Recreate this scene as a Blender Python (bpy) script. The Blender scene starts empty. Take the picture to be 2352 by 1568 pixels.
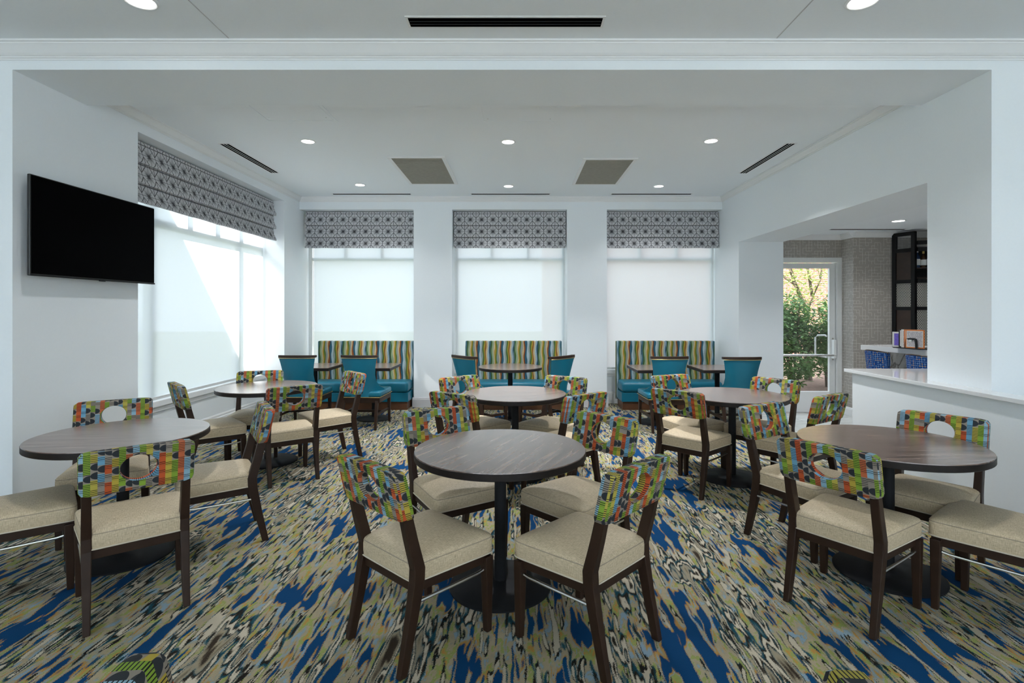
import bpy, bmesh, math, random
from mathutils import Vector, Matrix
random.seed(7)
sc = bpy.context.scene
COL = sc.collection
PI = math.pi

# ------------------------------------------------------------------ camera, sky, sun, exposure
F, CX, HY, EYE = 1222.0, 1189.0, 714.0, 1.49          # focal length in pixels, vanishing point, eye height
cam_d = bpy.data.cameras.new('camera'); cam = bpy.data.objects.new('camera', cam_d); COL.objects.link(cam)
cam.location = (0, 0, EYE); cam.rotation_euler = (PI / 2, 0, 0)
cam_d.sensor_width = 36; cam_d.lens = F / 2352 * 36
cam_d.shift_x = (1176 - CX) / 2352; cam_d.shift_y = -(784 - HY) / 2352
cam_d.clip_start = 0.05; cam_d.clip_end = 200
sc.camera = cam
sc.view_settings.view_transform = 'Standard'; sc.view_settings.look = 'None'
sc.view_settings.gamma = 1; sc.view_settings.use_curve_mapping = False
sc.view_settings.exposure = 0.62
sc.cycles.max_bounces = 12; sc.cycles.diffuse_bounces = 8; sc.cycles.transparent_max_bounces = 10

world = bpy.data.worlds.new('sky'); sc.world = world; world.use_nodes = True
bg = world.node_tree.nodes['Background']
bg.inputs[0].default_value = (0.78, 0.895, 1.0, 1); bg.inputs[1].default_value = 3.2
sun_d = bpy.data.lights.new('sun', 'SUN'); sun = bpy.data.objects.new('sun', sun_d); COL.objects.link(sun)
sun_d.energy = 19.0; sun_d.angle = 0.009; sun_d.color = (1.0, 0.97, 0.93)
sun.rotation_euler = Vector((1.27, 1.0, -1.19)).to_track_quat('-Z', 'Y').to_euler()
sun.location = (-12, -8, 14)
LAMP = 24.0            # watts of one ceiling downlight

# ------------------------------------------------------------------ materials
def L(h):
    h = h.lstrip('#'); out = []
    for i in (0, 2, 4):
        c = int(h[i:i + 2], 16) / 255
        out.append(c / 12.92 if c <= 0.04045 else ((c + 0.055) / 1.055) ** 2.4)
    return (*out, 1)

class NT:
    def __init__(s, name):
        s.mat = bpy.data.materials.new(name); s.mat.use_nodes = True
        s.t = s.mat.node_tree; s.bsdf = s.t.nodes['Principled BSDF']; s.out = s.t.nodes['Material Output']
    def node(s, typ, ins=None, **props):
        n = s.t.nodes.new(typ)
        for k, v in props.items(): setattr(n, k, v)
        for k, v in (ins or {}).items(): s.set(n.inputs[k], v)
        return n
    def set(s, sock, v):
        if isinstance(v, bpy.types.NodeSocket): s.t.links.new(v, sock)
        elif v is not None: sock.default_value = v
    def m(s, op, a, b=None, c=None):
        n = s.t.nodes.new('ShaderNodeMath'); n.operation = op
        for i, v in enumerate((a, b, c)):
            if v is not None: s.set(n.inputs[i], v)
        return n.outputs[0]
    def mix(s, f, a, b):
        n = s.t.nodes.new('ShaderNodeMix'); n.data_type = 'RGBA'
        s.set(n.inputs[0], f); s.set(n.inputs[6], a); s.set(n.inputs[7], b)
        return n.outputs[2]
    def ramp(s, f, stops, interp='LINEAR'):
        n = s.t.nodes.new('ShaderNodeValToRGB'); e = n.color_ramp; e.interpolation = interp
        while len(e.elements) < len(stops): e.elements.new(0.5)
        for el, (p, c) in zip(e.elements, stops):
            el.position = p; el.color = c if len(c) == 4 else (*c, 1)
        s.set(n.inputs[0], f); return n.outputs[0]
    def xyz(s, v):
        n = s.t.nodes.new('ShaderNodeSeparateXYZ'); s.set(n.inputs[0], v); return n.outputs
    def vec(s, x, y, z=0.0):
        n = s.t.nodes.new('ShaderNodeCombineXYZ')
        for i, v in enumerate((x, y, z)): s.set(n.inputs[i], v)
        return n.outputs[0]
    def coord(s, which='Object'):
        return s.t.nodes.new('ShaderNodeTexCoord').outputs[which]
    def scale(s, v, sc3):
        n = s.t.nodes.new('ShaderNodeMapping'); s.set(n.inputs[0], v); n.inputs[3].default_value = sc3; return n.outputs[0]
    def noise(s, v, scale=5.0, detail=2.0, rough=0.5, dist=0.0):
        n = s.node('ShaderNodeTexNoise', {'Vector': v, 'Scale': scale, 'Detail': detail, 'Roughness': rough, 'Distortion': dist})
        return n.outputs[0]
    def white(s, v, dim='2D'):
        n = s.t.nodes.new('ShaderNodeTexWhiteNoise'); n.noise_dimensions = dim
        s.set(n.inputs['W' if dim == '1D' else 'Vector'], v)
        return n.outputs['Value']
    def step(s, a, b): return s.m('GREATER_THAN', a, b)
    def bump(s, h, strength=0.3, dist=0.002):
        n = s.node('ShaderNodeBump', {'Height': h, 'Strength': strength, 'Distance': dist})
        s.t.links.new(n.outputs[0], s.bsdf.inputs['Normal'])
    def done(s, color=None, rough=None, metal=None, spec=None, **kw):
        b = s.bsdf
        if color is not None: s.set(b.inputs['Base Color'], color)
        if rough is not None: s.set(b.inputs['Roughness'], rough)
        if metal is not None: s.set(b.inputs['Metallic'], metal)
        if spec is not None: s.set(b.inputs['Specular IOR Level'], spec)
        for k, v in kw.items(): s.set(b.inputs[k], v)
        return s.mat

M = {}
def plain(name, color, rough=0.5, metal=0.0, spec=0.5, var=0.06, vs=30.0, bump=0.0):
    t = NT(name); co = t.coord('Object'); n = t.noise(co, vs, 3)
    c0 = tuple(max(0, c * (1 - var)) for c in color[:3]) + (1,); c1 = tuple(min(1, c * (1 + var)) for c in color[:3]) + (1,)
    if bump: t.bump(n, bump, 0.001)
    M[name] = t.done(t.mix(n, c0, c1), rough, metal, spec)
    return M[name]

plain('wall_paint', (0.845, 0.885, 0.915, 1), 0.75, var=0.015, vs=60, bump=0.12)
plain('ceiling_paint', (0.87, 0.905, 0.935, 1), 0.85, var=0.015, vs=50, bump=0.1)
plain('trim_paint', (0.84, 0.845, 0.85, 1), 0.45, var=0.01)
plain('baseboard_paint', (0.55, 0.55, 0.57, 1), 0.5, var=0.02)
plain('dark_wood', (0.030, 0.015, 0.009, 1), 0.42, spec=0.28, var=0.35, vs=18)
plain('black_metal', (0.014, 0.015, 0.017, 1), 0.62, spec=0.18, var=0.2, vs=40)
plain('black_gloss', (0.006, 0.006, 0.007, 1), 0.35, spec=0.2, var=0.1)
plain('steel', (0.75, 0.74, 0.72, 1), 0.22, 1.0, var=0.05)
plain('brass', (0.62, 0.45, 0.18, 1), 0.3, 1.0, var=0.1)
plain('screen_black', (0.0008, 0.0008, 0.001, 1), 0.45, spec=0.015, var=0.0)
plain('slot_black', (0.002, 0.002, 0.002, 1), 0.9, spec=0.0, var=0.1)
plain('quartz', (0.82, 0.82, 0.83, 1), 0.06, var=0.03, vs=80)
plain('aluminium', (0.72, 0.73, 0.72, 1), 0.45, 0.0, var=0.05)
plain('edge_dark', (0.016, 0.012, 0.011, 1), 0.45, spec=0.25, var=0.3, vs=30)
plain('seam', (0.34, 0.28, 0.21, 1), 0.8)
plain('piping', (0.62, 0.55, 0.44, 1), 0.7)
plain('plinth_wood', (0.11, 0.045, 0.02, 1), 0.35, var=0.4, vs=9)
plain('paper', (0.78, 0.76, 0.72, 1), 0.7)
plain('orange_card', (0.75, 0.22, 0.05, 1), 0.6)
plain('purple_card', (0.20, 0.14, 0.62, 1), 0.5, var=0.5, vs=60)
plain('black_plastic', (0.012, 0.012, 0.013, 1), 0.35)
plain('bottle_green', (0.02, 0.06, 0.04, 1), 0.08)
plain('bottle_brown', (0.05, 0.02, 0.008, 1), 0.08)
plain('bottle_blue', (0.02, 0.05, 0.12, 1), 0.08)
plain('label_white', (0.75, 0.76, 0.74, 1), 0.6)
plain('gold_foil', (0.7, 0.5, 0.15, 1), 0.3, 0.6)
plain('cabinet_wood', (0.030, 0.014, 0.008, 1), 0.4, var=0.5, vs=10)
plain('bark', (0.09, 0.065, 0.045, 1), 0.9, var=0.4, vs=25, bump=0.6)
plain('mulch', (0.16, 0.10, 0.075, 1), 0.95, var=0.7, vs=22, bump=1.0)
plain('lawn', (0.15, 0.18, 0.09, 1), 0.9, var=0.4, vs=8)
plain('leaf', (0.055, 0.13, 0.035, 1), 0.5, var=0.5, vs=4)
plain('leaf_light', (0.22, 0.28, 0.07, 1), 0.5, var=0.5, vs=4)
plain('grille_beige', (0.36, 0.34, 0.285, 1), 0.6, var=0.15, vs=25)
plain('exterior_render', (0.55, 0.5, 0.45, 1), 0.9)

# vinyl (teal)
t = NT('teal_vinyl'); co = t.coord('Object'); n = t.noise(co, 220, 2); n2 = t.noise(co, 6, 3)
t.bump(n, 0.08, 0.001)
M['teal_vinyl'] = t.done(t.mix(n2, (0.003, 0.115, 0.19, 1), (0.005, 0.165, 0.25, 1)), 0.34, 0, 0.45)

# beige woven seat cloth
t = NT('beige_weave'); co = t.coord('UV'); x, y, z = t.xyz(co)
a = t.noise(t.scale(co, (420, 40, 1)), 1, 2); b = t.noise(t.scale(co, (40, 420, 1)), 1, 2)
w = t.m('MULTIPLY', t.m('ADD', a, b), 0.5); t.bump(w, 0.25, 0.001)
M['beige_weave'] = t.done(t.ramp(w, [(0.3, L('#9a8a6f')), (0.5, L('#c4b295')), (0.7, L('#dfceb1'))]), 0.55, 0, 0.4)

# laminate tabletop
t = NT('laminate_wood'); co = t.coord('Object'); info = t.node('ShaderNodeObjectInfo')
off = t.m('MULTIPLY', info.outputs['Random'], 9.0); x, y, z = t.xyz(co)
v = t.vec(t.m('MULTIPLY', t.m('ADD', x, off), 1.0), t.m('MULTIPLY', y, 10.0), 0.0)
g1 = t.noise(v, 3.0, 5, 0.6, 0.4); g2 = t.noise(t.vec(t.m('MULTIPLY', x, 2.0), t.m('MULTIPLY', y, 70.0), off), 2.0, 3, 0.6)
g = t.m('ADD', t.m('MULTIPLY', g1, 0.8), t.m('MULTIPLY', g2, 0.2))
M['laminate_wood'] = t.done(t.ramp(g, [(0.32, L('#4a3a33')), (0.45, L('#67534a')), (0.55, L('#7a645a')), (0.68, L('#957d70'))]), 0.24, 0, 0.9, **{'Coat Weight': 0.28, 'Coat Roughness': 0.16})

# geometric block cloth of the chair backs
t = NT('block_cloth'); x, y, z = t.xyz(t.coord('UV')); info = t.node('ShaderNodeObjectInfo')
cw, ch = 0.0262, 0.042
u = t.m('ADD', t.m('DIVIDE', x, cw), t.m('FLOOR', t.m('MULTIPLY', info.outputs['Random'], 40.0)))
u = t.m('ADD', u, 100.0); col = t.m('FLOOR', u); fu = t.m('FRACT', u)
coff = t.white(t.m('ADD', col, 0.5), '1D')
vv = t.m('ADD', t.m('ADD', t.m('DIVIDE', y, ch), t.m('MULTIPLY', coff, 7.0)), 50.0)
row = t.m('FLOOR', vv); fv = t.m('FRACT', vv)
cell = t.vec(t.m('ADD', col, 0.37), t.m('ADD', row, 0.61)); r1 = t.white(cell)
r2 = t.white(t.vec(t.m('ADD', col, 31.7), t.m('ADD', row, 5.3)))
seq = t.m('FRACT', t.m('DIVIDE', t.m('ADD', col, 0.5), 8.0))
cc = t.ramp(seq, [(0, L('#6fa3c0')), (0.125, L('#c2582e')), (0.25, L('#bba543')), (0.375, L('#86a439')), (0.5, L('#c46a43')),
                  (0.625, L('#92b7cb')), (0.75, L('#8baa3d')), (0.875, L('#b8aa4d'))], 'CONSTANT')
taupe = L('#948a7f')
cc = t.mix(t.step(r1, 0.86), cc, taupe)
sub = t.m('FRACT', t.m('MULTIPLY', fv, 5.0)); stripe = t.m('LESS_THAN', sub, 0.33)
half = t.m('MULTIPLY', t.step(r2, 0.27), t.m('ADD', t.step(fv, 0.45), t.step(r2, 0.62)))
stripe = t.m('MULTIPLY', stripe, t.m('MINIMUM', half, 1.0))
cc = t.mix(stripe, cc, L('#17181b'))
# dark half ovals
isd = t.m('LESS_THAN', r2, 0.27)
dx = t.m('DIVIDE', t.m('SUBTRACT', 1.0, fu), 1.0); dy = t.m('DIVIDE', t.m('SUBTRACT', fv, 0.52), 0.42)
ins = t.m('LESS_THAN', t.m('ADD', t.m('MULTIPLY', dx, dx), t.m('MULTIPLY', dy, dy)), 1.0)
cc = t.mix(t.m('MULTIPLY', isd, t.m('SUBTRACT', 1.0, ins)), cc, taupe)
cc = t.mix(t.m('MULTIPLY', isd, ins), cc, L('#2f3338'))
th = t.noise(t.scale(t.coord('UV'), (900, 900, 1)), 1, 1); t.bump(th, 0.2, 0.001)
M['block_cloth'] = t.done(t.mix(t.m('MULTIPLY', th, 0.2), cc, (0.02, 0.02, 0.02, 1)), 0.75, 0, 0.2)

# wavy striped cloth of the banquettes
t = NT('wave_stripe'); x, y, z = t.xyz(t.coord('UV')); rep = 0.372
ph = t.m('MULTIPLY', t.noise(t.vec(t.m('MULTIPLY', x, 9.0), 0.0), 1.0, 1), 14.0)
wv = t.m('MULTIPLY', t.m('SINE', t.m('ADD', t.m('MULTIPLY', y, 23.0), ph)), 0.0065)
s_ = t.m('FRACT', t.m('DIVIDE', t.m('ADD', t.m('ADD', x, wv), 8.0), rep))
pal = ['#2c5a6e', '#a9bcc3', '#8e9a92', '#4d6a35', '#a8912f', '#8a5a24', '#c7b187', '#9fb3bd', '#3a6470', '#3e5c2f', '#90a382', '#c9b58c',
       '#a3882b', '#55702f', '#8b938f', '#c2ab82', '#8c4f24', '#20282a']
wd = [1.2, 1.1, 1.0, .9, .7, .8, 1.0, 1.1, .9, .9, 1.2, .7, .9, .8, 1.2, .8, .8, .25]
tot = sum(wd); p = 0; stops = []
for c_, w_ in zip(pal, wd): stops.append((p / tot, L(c_))); p += w_
cc = t.ramp(s_, stops, 'CONSTANT')
ln = t.noise(t.vec(t.m('MULTIPLY', x, 60.0), t.m('MULTIPLY', y, 420.0)), 1.0, 2)
cc = t.mix(t.m('MULTIPLY', t.step(ln, 0.56), 0.35), cc, (0.10, 0.10, 0.09, 1))
M['wave_stripe'] = t.done(cc, 0.8, 0, 0.2)

# star and petal print of the valances
t = NT('star_print'); x, y, z = t.xyz(t.coord('UV')); rx, ry = 0.178, 0.188
px = t.m('SUBTRACT', t.m('FRACT', t.m('ADD', t.m('DIVIDE', x, rx), 40.0)), 0.5)
py = t.m('SUBTRACT', t.m('FRACT', t.m('ADD', t.m('DIVIDE', y, ry), 40.16)), 0.5)
d = t.m('SQRT', t.m('ADD', t.m('MULTIPLY', px, px), t.m('MULTIPLY', py, py))); an = t.m('ARCTAN2', py, px)
spk = t.m('ABSOLUTE', t.m('SINE', t.m('MULTIPLY', an, 4.0)))
spk2 = t.m('ABSOLUTE', t.m('SINE', t.m('MULTIPLY', an, 6.0)))
star = t.m('LESS_THAN', d, t.m('ADD', 0.10, t.m('MULTIPLY', t.m('POWER', t.m('SUBTRACT', 1.0, spk2), 2.0), 0.22)))
lin = t.m('MULTIPLY', t.m('LESS_THAN', t.m('MULTIPLY', spk, d), 0.048), t.m('LESS_THAN', d, 0.50))
ring = t.m('LESS_THAN', t.m('ABSOLUTE', t.m('SUBTRACT', t.m('ADD', t.m('ABSOLUTE', px), t.m('MULTIPLY', t.m('ABSOLUTE', py), 0.9)), 0.60)), 0.030)
edge = t.m('LESS_THAN', t.m('SUBTRACT', 0.5, t.m('MAXIMUM', t.m('ABSOLUTE', px), t.m('ABSOLUTE', py))), 0.022)
dk = t.m('MAXIMUM', t.m('MAXIMUM', star, ring), t.m('MAXIMUM', lin, edge))
soft = t.noise(t.coord('UV'), 60, 2)
halo = t.m('MULTIPLY', t.m('SUBTRACT', 1.0, t.m('MINIMUM', t.m('MULTIPLY', d, 2.6), 1.0)), 0.55)
cc = t.mix(halo, L('#c9c9cc'), L('#48484b'))
cc = t.mix(t.m('MULTIPLY', dk, t.m('ADD', 0.6, t.m('MULTIPLY', soft, 0.5))), cc, L('#2e2e32'))
M['star_print'] = t.done(cc, 0.8, 0, 0.15)

# carpet: nested contours of one stretched field
t = NT('carpet'); co = t.coord('Object'); x, y, z = t.xyz(co)
tuft = t.noise(co, 260, 1); tu = t.m('MULTIPLY', t.m('SUBTRACT', tuft, 0.5), 0.02)
x2 = t.m('ADD', x, tu); y2 = t.m('ADD', y, tu)
wob = t.noise(t.vec(t.m('MULTIPLY', x2, 1.6), t.m('MULTIPLY', y2, 2.4)), 2.2, 2)
x3 = t.m('ADD', x2, t.m('MULTIPLY', t.m('SUBTRACT', wob, 0.5), 0.035))
big = t.noise(t.vec(t.m('MULTIPLY', x3, 3.2), t.m('MULTIPLY', y2, 1.5)), 1.0, 2.0)
fine = t.noise(t.vec(t.m('MULTIPLY', x3, 15.0), t.m('MULTIPLY', y2, 1.9)), 1.0, 2.3, 0.55, 0.15)
f = t.m('ADD', t.m('MULTIPLY', big, 0.46), t.m('MULTIPLY', fine, 0.54))
mid = t.noise(t.vec(t.m('MULTIPLY', x3, 24.0), t.m('MULTIPLY', y2, 8.0), 3.0), 1.0, 3, 0.6)
midc = t.ramp(mid, [(0.0, L('#7f9fba')), (0.395, L('#86a4ba')), (0.405, L('#8b9a94')), (0.425, L('#8f9488')), (0.432, L('#a89a80')), (0.535, L('#b0a287')), (0.545, L('#8f9c50')), (0.615, L('#97a656')), (0.625, L('#c08f3c')), (0.70, L('#b98736'))])
base = t.ramp(f, [(0.0, L('#02406e')), (0.440, L('#02406e')), (0.443, L('#c08c3a')), (0.452, L('#a98f5c')), (0.457, L('#8c9ea4')), (0.470, L('#a69c84')),
                  (0.540, L('#a3977f')), (0.544, L('#486a6c')), (0.548, L('#174a5a')), (0.556, L('#174552')), (0.558, L('#26211a')), (0.569, L('#26211a')), (0.571, L('#c9beaa')), (0.592, L('#cfc4b0')),
                  (0.594, L('#26211a')), (0.603, L('#2a241c')), (0.606, L('#1f4f5c')), (0.612, L('#8f8b7c')), (0.63, L('#a3977f')), (0.66, L('#3a3026')), (1.0, L('#3a3026'))])
fs = t.noise(t.vec(t.m('ADD', t.m('MULTIPLY', x3, 27.0), 7.0), t.m('MULTIPLY', y2, 2.6)), 1.0, 2, 0.5, 0.2)
inmid = t.m('MULTIPLY', t.step(f, 0.462), t.m('LESS_THAN', f, 0.542))
cc = t.mix(t.m('MULTIPLY', inmid, 0.85), base, midc)
teal = t.m('MULTIPLY', inmid, t.step(fs, 0.556)); cc = t.mix(teal, cc, L('#17424c'))
lines = t.m('MULTIPLY', inmid, t.step(fs, 0.564)); cc = t.mix(lines, cc, L('#211d18'))
core = t.m('MULTIPLY', inmid, t.step(fs, 0.60)); cc = t.mix(core, cc, L('#c0b5a1'))
rim = t.m('MULTIPLY', inmid, t.m('LESS_THAN', fs, 0.385)); cc = t.mix(rim, cc, L('#bb8a3c'))
blots = t.m('MULTIPLY', inmid, t.m('LESS_THAN', fs, 0.37)); cc = t.mix(blots, cc, L('#034672'))
cc = t.mix(t.m('MULTIPLY', t.noise(co, 500, 1), 0.3), cc, (0.02, 0.02, 0.02, 1))
t.bump(tuft, 0.5, 0.004)
M['carpet'] = t.done(cc, 0.95, 0, 0.1)

# wallpaper: taupe with a broken light line maze
t = NT('wallpaper'); x, y, z = t.xyz(t.coord('UV')); g = 0.043
u = t.m('ADD', t.m('DIVIDE', x, g), 300.0); v = t.m('ADD', t.m('DIVIDE', y, g), 300.0)
cu, cv = t.m('FLOOR', u), t.m('FLOOR', v); fu, fv = t.m('FRACT', u), t.m('FRACT', v)
ra = t.white(t.vec(t.m('ADD', cu, .3), t.m('ADD', cv, .7))); rb = t.white(t.vec(t.m('ADD', cu, 77.3), t.m('ADD', cv, 13.7)))
la = t.m('MULTIPLY', t.m('LESS_THAN', fu, 0.09), t.step(ra, 0.4)); lb = t.m('MULTIPLY', t.m('LESS_THAN', fv, 0.09), t.step(rb, 0.4))
br = t.m('MULTIPLY', t.m('MAXIMUM', la, lb), t.noise(t.coord('UV'), 45, 2))
M['wallpaper'] = t.done(t.mix(br, L('#a29c95'), L('#f2eee8')), 0.6, 0, 0.3)

# bar stool cloth
t = NT('stool_cloth'); x, y, z = t.xyz(t.coord('UV')); g = 0.022
u = t.m('ADD', t.m('DIVIDE', x, g), 90.0); v = t.m('ADD', t.m('DIVIDE', y, g), 90.0)
cu, cv = t.m('FLOOR', u), t.m('FLOOR', v); fu, fv = t.m('FRACT', u), t.m('FRACT', v)
ra = t.white(t.vec(t.m('ADD', cu, .3), t.m('ADD', cv, .7))); rb = t.white(t.vec(t.m('ADD', cu, 7.3), t.m('ADD', cv, 3.7)))
la = t.m('MULTIPLY', t.m('LESS_THAN', t.m('ABSOLUTE', t.m('SUBTRACT', fu, .5)), 0.06), t.step(ra, 0.3))
lb = t.m('MULTIPLY', t.m('LESS_THAN', t.m('ABSOLUTE', t.m('SUBTRACT', fv, .5)), 0.06), t.step(rb, 0.3))
dd = t.m('ADD', t.m('POWER', t.m('SUBTRACT', fu, .5), 2.0), t.m('POWER', t.m('SUBTRACT', fv, .5), 2.0))
cc = t.mix(t.m('MAXIMUM', la, lb), L('#153f7d'), L('#8fb0d0'))
cc = t.mix(t.m('MULTIPLY', t.m('LESS_THAN', dd, 0.045), t.step(ra, 0.72)), cc, L('#d9973f'))
M['stool_cloth'] = t.done(cc, 0.8, 0, 0.2)

# perforated screen
t = NT('perforated_metal'); x, y, z = t.xyz(t.coord('UV')); g = 0.021
v = t.m('DIVIDE', y, g * 0.87); row = t.m('FLOOR', t.m('ADD', v, 200.0))
u = t.m('ADD', t.m('DIVIDE', x, g), t.m('MULTIPLY', t.m('MODULO', row, 2.0), 0.5))
fu, fv = t.m('SUBTRACT', t.m('FRACT', t.m('ADD', u, 200.0)), .5), t.m('SUBTRACT', t.m('FRACT', t.m('ADD', v, 200.0)), .5)
dd = t.m('ADD', t.m('MULTIPLY', fu, fu), t.m('MULTIPLY', fv, fv))
M['perforated_metal'] = t.done(t.mix(t.m('LESS_THAN', dd, 0.15), L('#b9b6ae'), (0.01, 0.01, 0.01, 1)), 0.4, 0.2)

# marble
t = NT('marble'); co = t.coord('Object'); n = t.noise(t.scale(co, (1, 1, 0.5)), 2.5, 6, 0.6, 1.5)
M['marble'] = t.done(t.ramp(t.m('ABSOLUTE', t.m('SUBTRACT', n, 0.5)), [(0.0, L('#55514c')), (0.03, L('#a5a099')), (0.2, L('#cfcac2'))]), 0.25)
# grey-white plank tile
t = NT('plank_tile'); co = t.coord('Object'); info = t.node('ShaderNodeObjectInfo'); x, y, z = t.xyz(co)
n = t.noise(t.vec(t.m('MULTIPLY', x, 3.0), t.m('MULTIPLY', y, 30.0), t.m('MULTIPLY', info.outputs['Random'], 20.0)), 1.0, 4)
M['plank_tile'] = t.done(t.ramp(n, [(0.3, L('#b3b5b2')), (0.6, L('#d2d5d2'))]), 0.25)
plain('grout', (0.12, 0.13, 0.13, 1), 0.9)
# brick of the building across the yard
t = NT('brick'); co = t.coord('UV')
b = t.node('ShaderNodeTexBrick', {'Vector': co, 'Color1': L('#8a5f54'), 'Color2': L('#7a4f45'), 'Mortar': L('#94867c'), 'Scale': 1.0,
    'Mortar Size': 0.008, 'Brick Width': 0.22, 'Row Height': 0.075})
M['brick'] = t.done(b.outputs[0], 0.9)
# roller shade cloth
t = NT('shade_cloth'); nn = t.t.nodes; co = t.coord('UV')
wv = t.noise(t.scale(co, (30, 500, 1)), 1, 2)
cl = t.mix(wv, (0.84, 0.87, 0.88, 1), (0.90, 0.92, 0.92, 1))
df = t.node('ShaderNodeBsdfDiffuse', {'Color': (0.58, 0.62, 0.65, 1)}); tr = t.node('ShaderNodeBsdfTranslucent', {'Color': cl}); tp = t.node('ShaderNodeBsdfTransparent')
m1 = t.node('ShaderNodeMixShader', {0: 0.27, 1: df.outputs[0], 2: tr.outputs[0]})
m2 = t.node('ShaderNodeMixShader', {0: 0.04, 1: m1.outputs[0], 2: tp.outputs[0]})
t.t.links.new(m2.outputs[0], t.out.inputs[0]); M['shade_cloth'] = t.mat
# clear pane
t = NT('pane'); tp = t.node('ShaderNodeBsdfTransparent', {'Color': (0.96, 0.965, 0.97, 1)}); gl = t.node('ShaderNodeBsdfGlossy', {'Roughness': 0.02})
m1 = t.node('ShaderNodeMixShader', {0: 0.06, 1: tp.outputs[0], 2: gl.outputs[0]})
t.t.links.new(m1.outputs[0], t.out.inputs[0]); M['pane'] = t.mat
# lamp lens
t = NT('lamp_lens'); em = t.node('ShaderNodeEmission', {'Color': (1.0, 0.97, 0.92, 1), 'Strength': 9.0})
t.t.links.new(em.outputs[0], t.out.inputs[0]); M['lamp_lens'] = t.mat
# leaves let a little light through
for nm, c in (('leaf', (0.078, 0.15, 0.042, 1)), ('leaf_light', (0.23, 0.30, 0.08, 1))):
    t = NT(nm); n = t.noise(t.coord('Object'), 9, 2); c2 = tuple(k * 1.9 for k in c[:3]) + (1,)
    cc = t.mix(n, c, c2)
    t.done(cc, 0.45, 0, 0.4); tr = t.node('ShaderNodeBsdfTranslucent', {'Color': cc})
    m1 = t.node('ShaderNodeMixShader', {0: 0.3, 1: t.bsdf.outputs[0], 2: tr.outputs[0]}); t.t.links.new(m1.outputs[0], t.out.inputs[0])
    M[nm] = t.mat

# ------------------------------------------------------------------ mesh helpers
class MB:
    def __init__(s): s.v = []; s.f = []
    def add(s, vs, fs):
        o = len(s.v); s.v += [tuple(p) for p in vs]; s.f += [tuple(i + o for i in f) for f in fs]; return s
    def hexa(s, p):   # 8 points: bottom 4 ccw, top 4 ccw
        return s.add(p, [(3, 2, 1, 0), (4, 5, 6, 7), (0, 1, 5, 4), (1, 2, 6, 5), (2, 3, 7, 6), (3, 0, 4, 7)])
    def box(s, x0, x1, y0, y1, z0, z1):
        return s.hexa([(x0, y0, z0), (x1, y0, z0), (x1, y1, z0), (x0, y1, z0), (x0, y0, z1), (x1, y0, z1), (x1, y1, z1), (x0, y1, z1)])
    def sweep(s, rings, closed=False, cap=True):   # rings: list of equal-length point lists
        n = len(rings[0]); vs = [p for r in rings for p in r]; fs = []
        k = len(rings)
        for i in range(k if closed else k - 1):
            j = (i + 1) % k
            for a in range(n):
                b = (a + 1) % n; fs.append((i * n + a, i * n + b, j * n + b, j * n + a))
        if cap and not closed: fs.append(tuple(range(n - 1, -1, -1))); fs.append(tuple((k - 1) * n + a for a in range(n)))
        return s.add(vs, fs)
    def tube(s, pts, r, n=8, closed=False):
        pts = [Vector(p) for p in pts]; rs = r if isinstance(r, (list, tuple)) else [r] * len(pts); rings = []
        for i, p in enumerate(pts):
            if closed: d = pts[(i + 1) % len(pts)] - pts[i - 1]
            else: d = pts[min(i + 1, len(pts) - 1)] - pts[max(i - 1, 0)]
            d.normalize(); up = Vector((0, 0, 1)) if abs(d.z) < 0.9 else Vector((1, 0, 0))
            a = d.cross(up).normalized(); b = d.cross(a).normalized()
            rings.append([p + rs[i] * (math.cos(2 * PI * k / n) * a + math.sin(2 * PI * k / n) * b) for k in range(n)])
        return s.sweep(rings, closed)
    def lathe(s, prof, n=48, c=(0, 0, 0)):   # prof: (r, z) from bottom to top
        rings = [[(c[0] + r * math.cos(2 * PI * k / n), c[1] + r * math.sin(2 * PI * k / n), c[2] + z) for k in range(n)] for r, z in prof]
        return s.sweep(rings)
    def prism(s, poly, fn, d0, d1):          # 2-D outline pushed between two depths; fn(u, v, d) -> point
        return s.sweep([[fn(u, v, d0) for u, v in poly], [fn(u, v, d1) for u, v in poly]])
    def build(s, name, mat, parent=None, bevel=0.0, segs=2, smooth=False, uv=None):
        me = bpy.data.meshes.new(name); me.from_pydata(s.v, [], s.f); me.update()
        bm = bmesh.new(); bm.from_mesh(me); bmesh.ops.recalc_face_normals(bm, faces=bm.faces)
        if bevel:
            es = [e for e in bm.edges if len(e.link_faces) == 2 and e.calc_face_angle() > 0.5]
            bmesh.ops.bevel(bm, geom=es, offset=bevel, segments=segs, profile=0.5, affect='EDGES', clamp_overlap=True)
        lay = bm.loops.layers.uv.new('UVMap')
        for fc in bm.faces:
            n = fc.normal
            for lp in fc.loops:
                x, y, z = lp.vert.co
                if uv: lp[lay].uv = uv(lp.vert.co, n)
                elif abs(n.y) >= abs(n.x) and abs(n.y) >= abs(n.z): lp[lay].uv = (x, z)
                elif abs(n.x) >= abs(n.z): lp[lay].uv = (y, z)
                else: lp[lay].uv = (x, y)
        bm.to_mesh(me); bm.free()
        if smooth:
            me.shade_smooth(); me.set_sharp_from_angle(angle=math.radians(38))
        me.materials.append(M[mat])
        o = bpy.data.objects.new(name, me); COL.objects.link(o)
        if parent is not None: o.parent = parent
        return o

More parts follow.
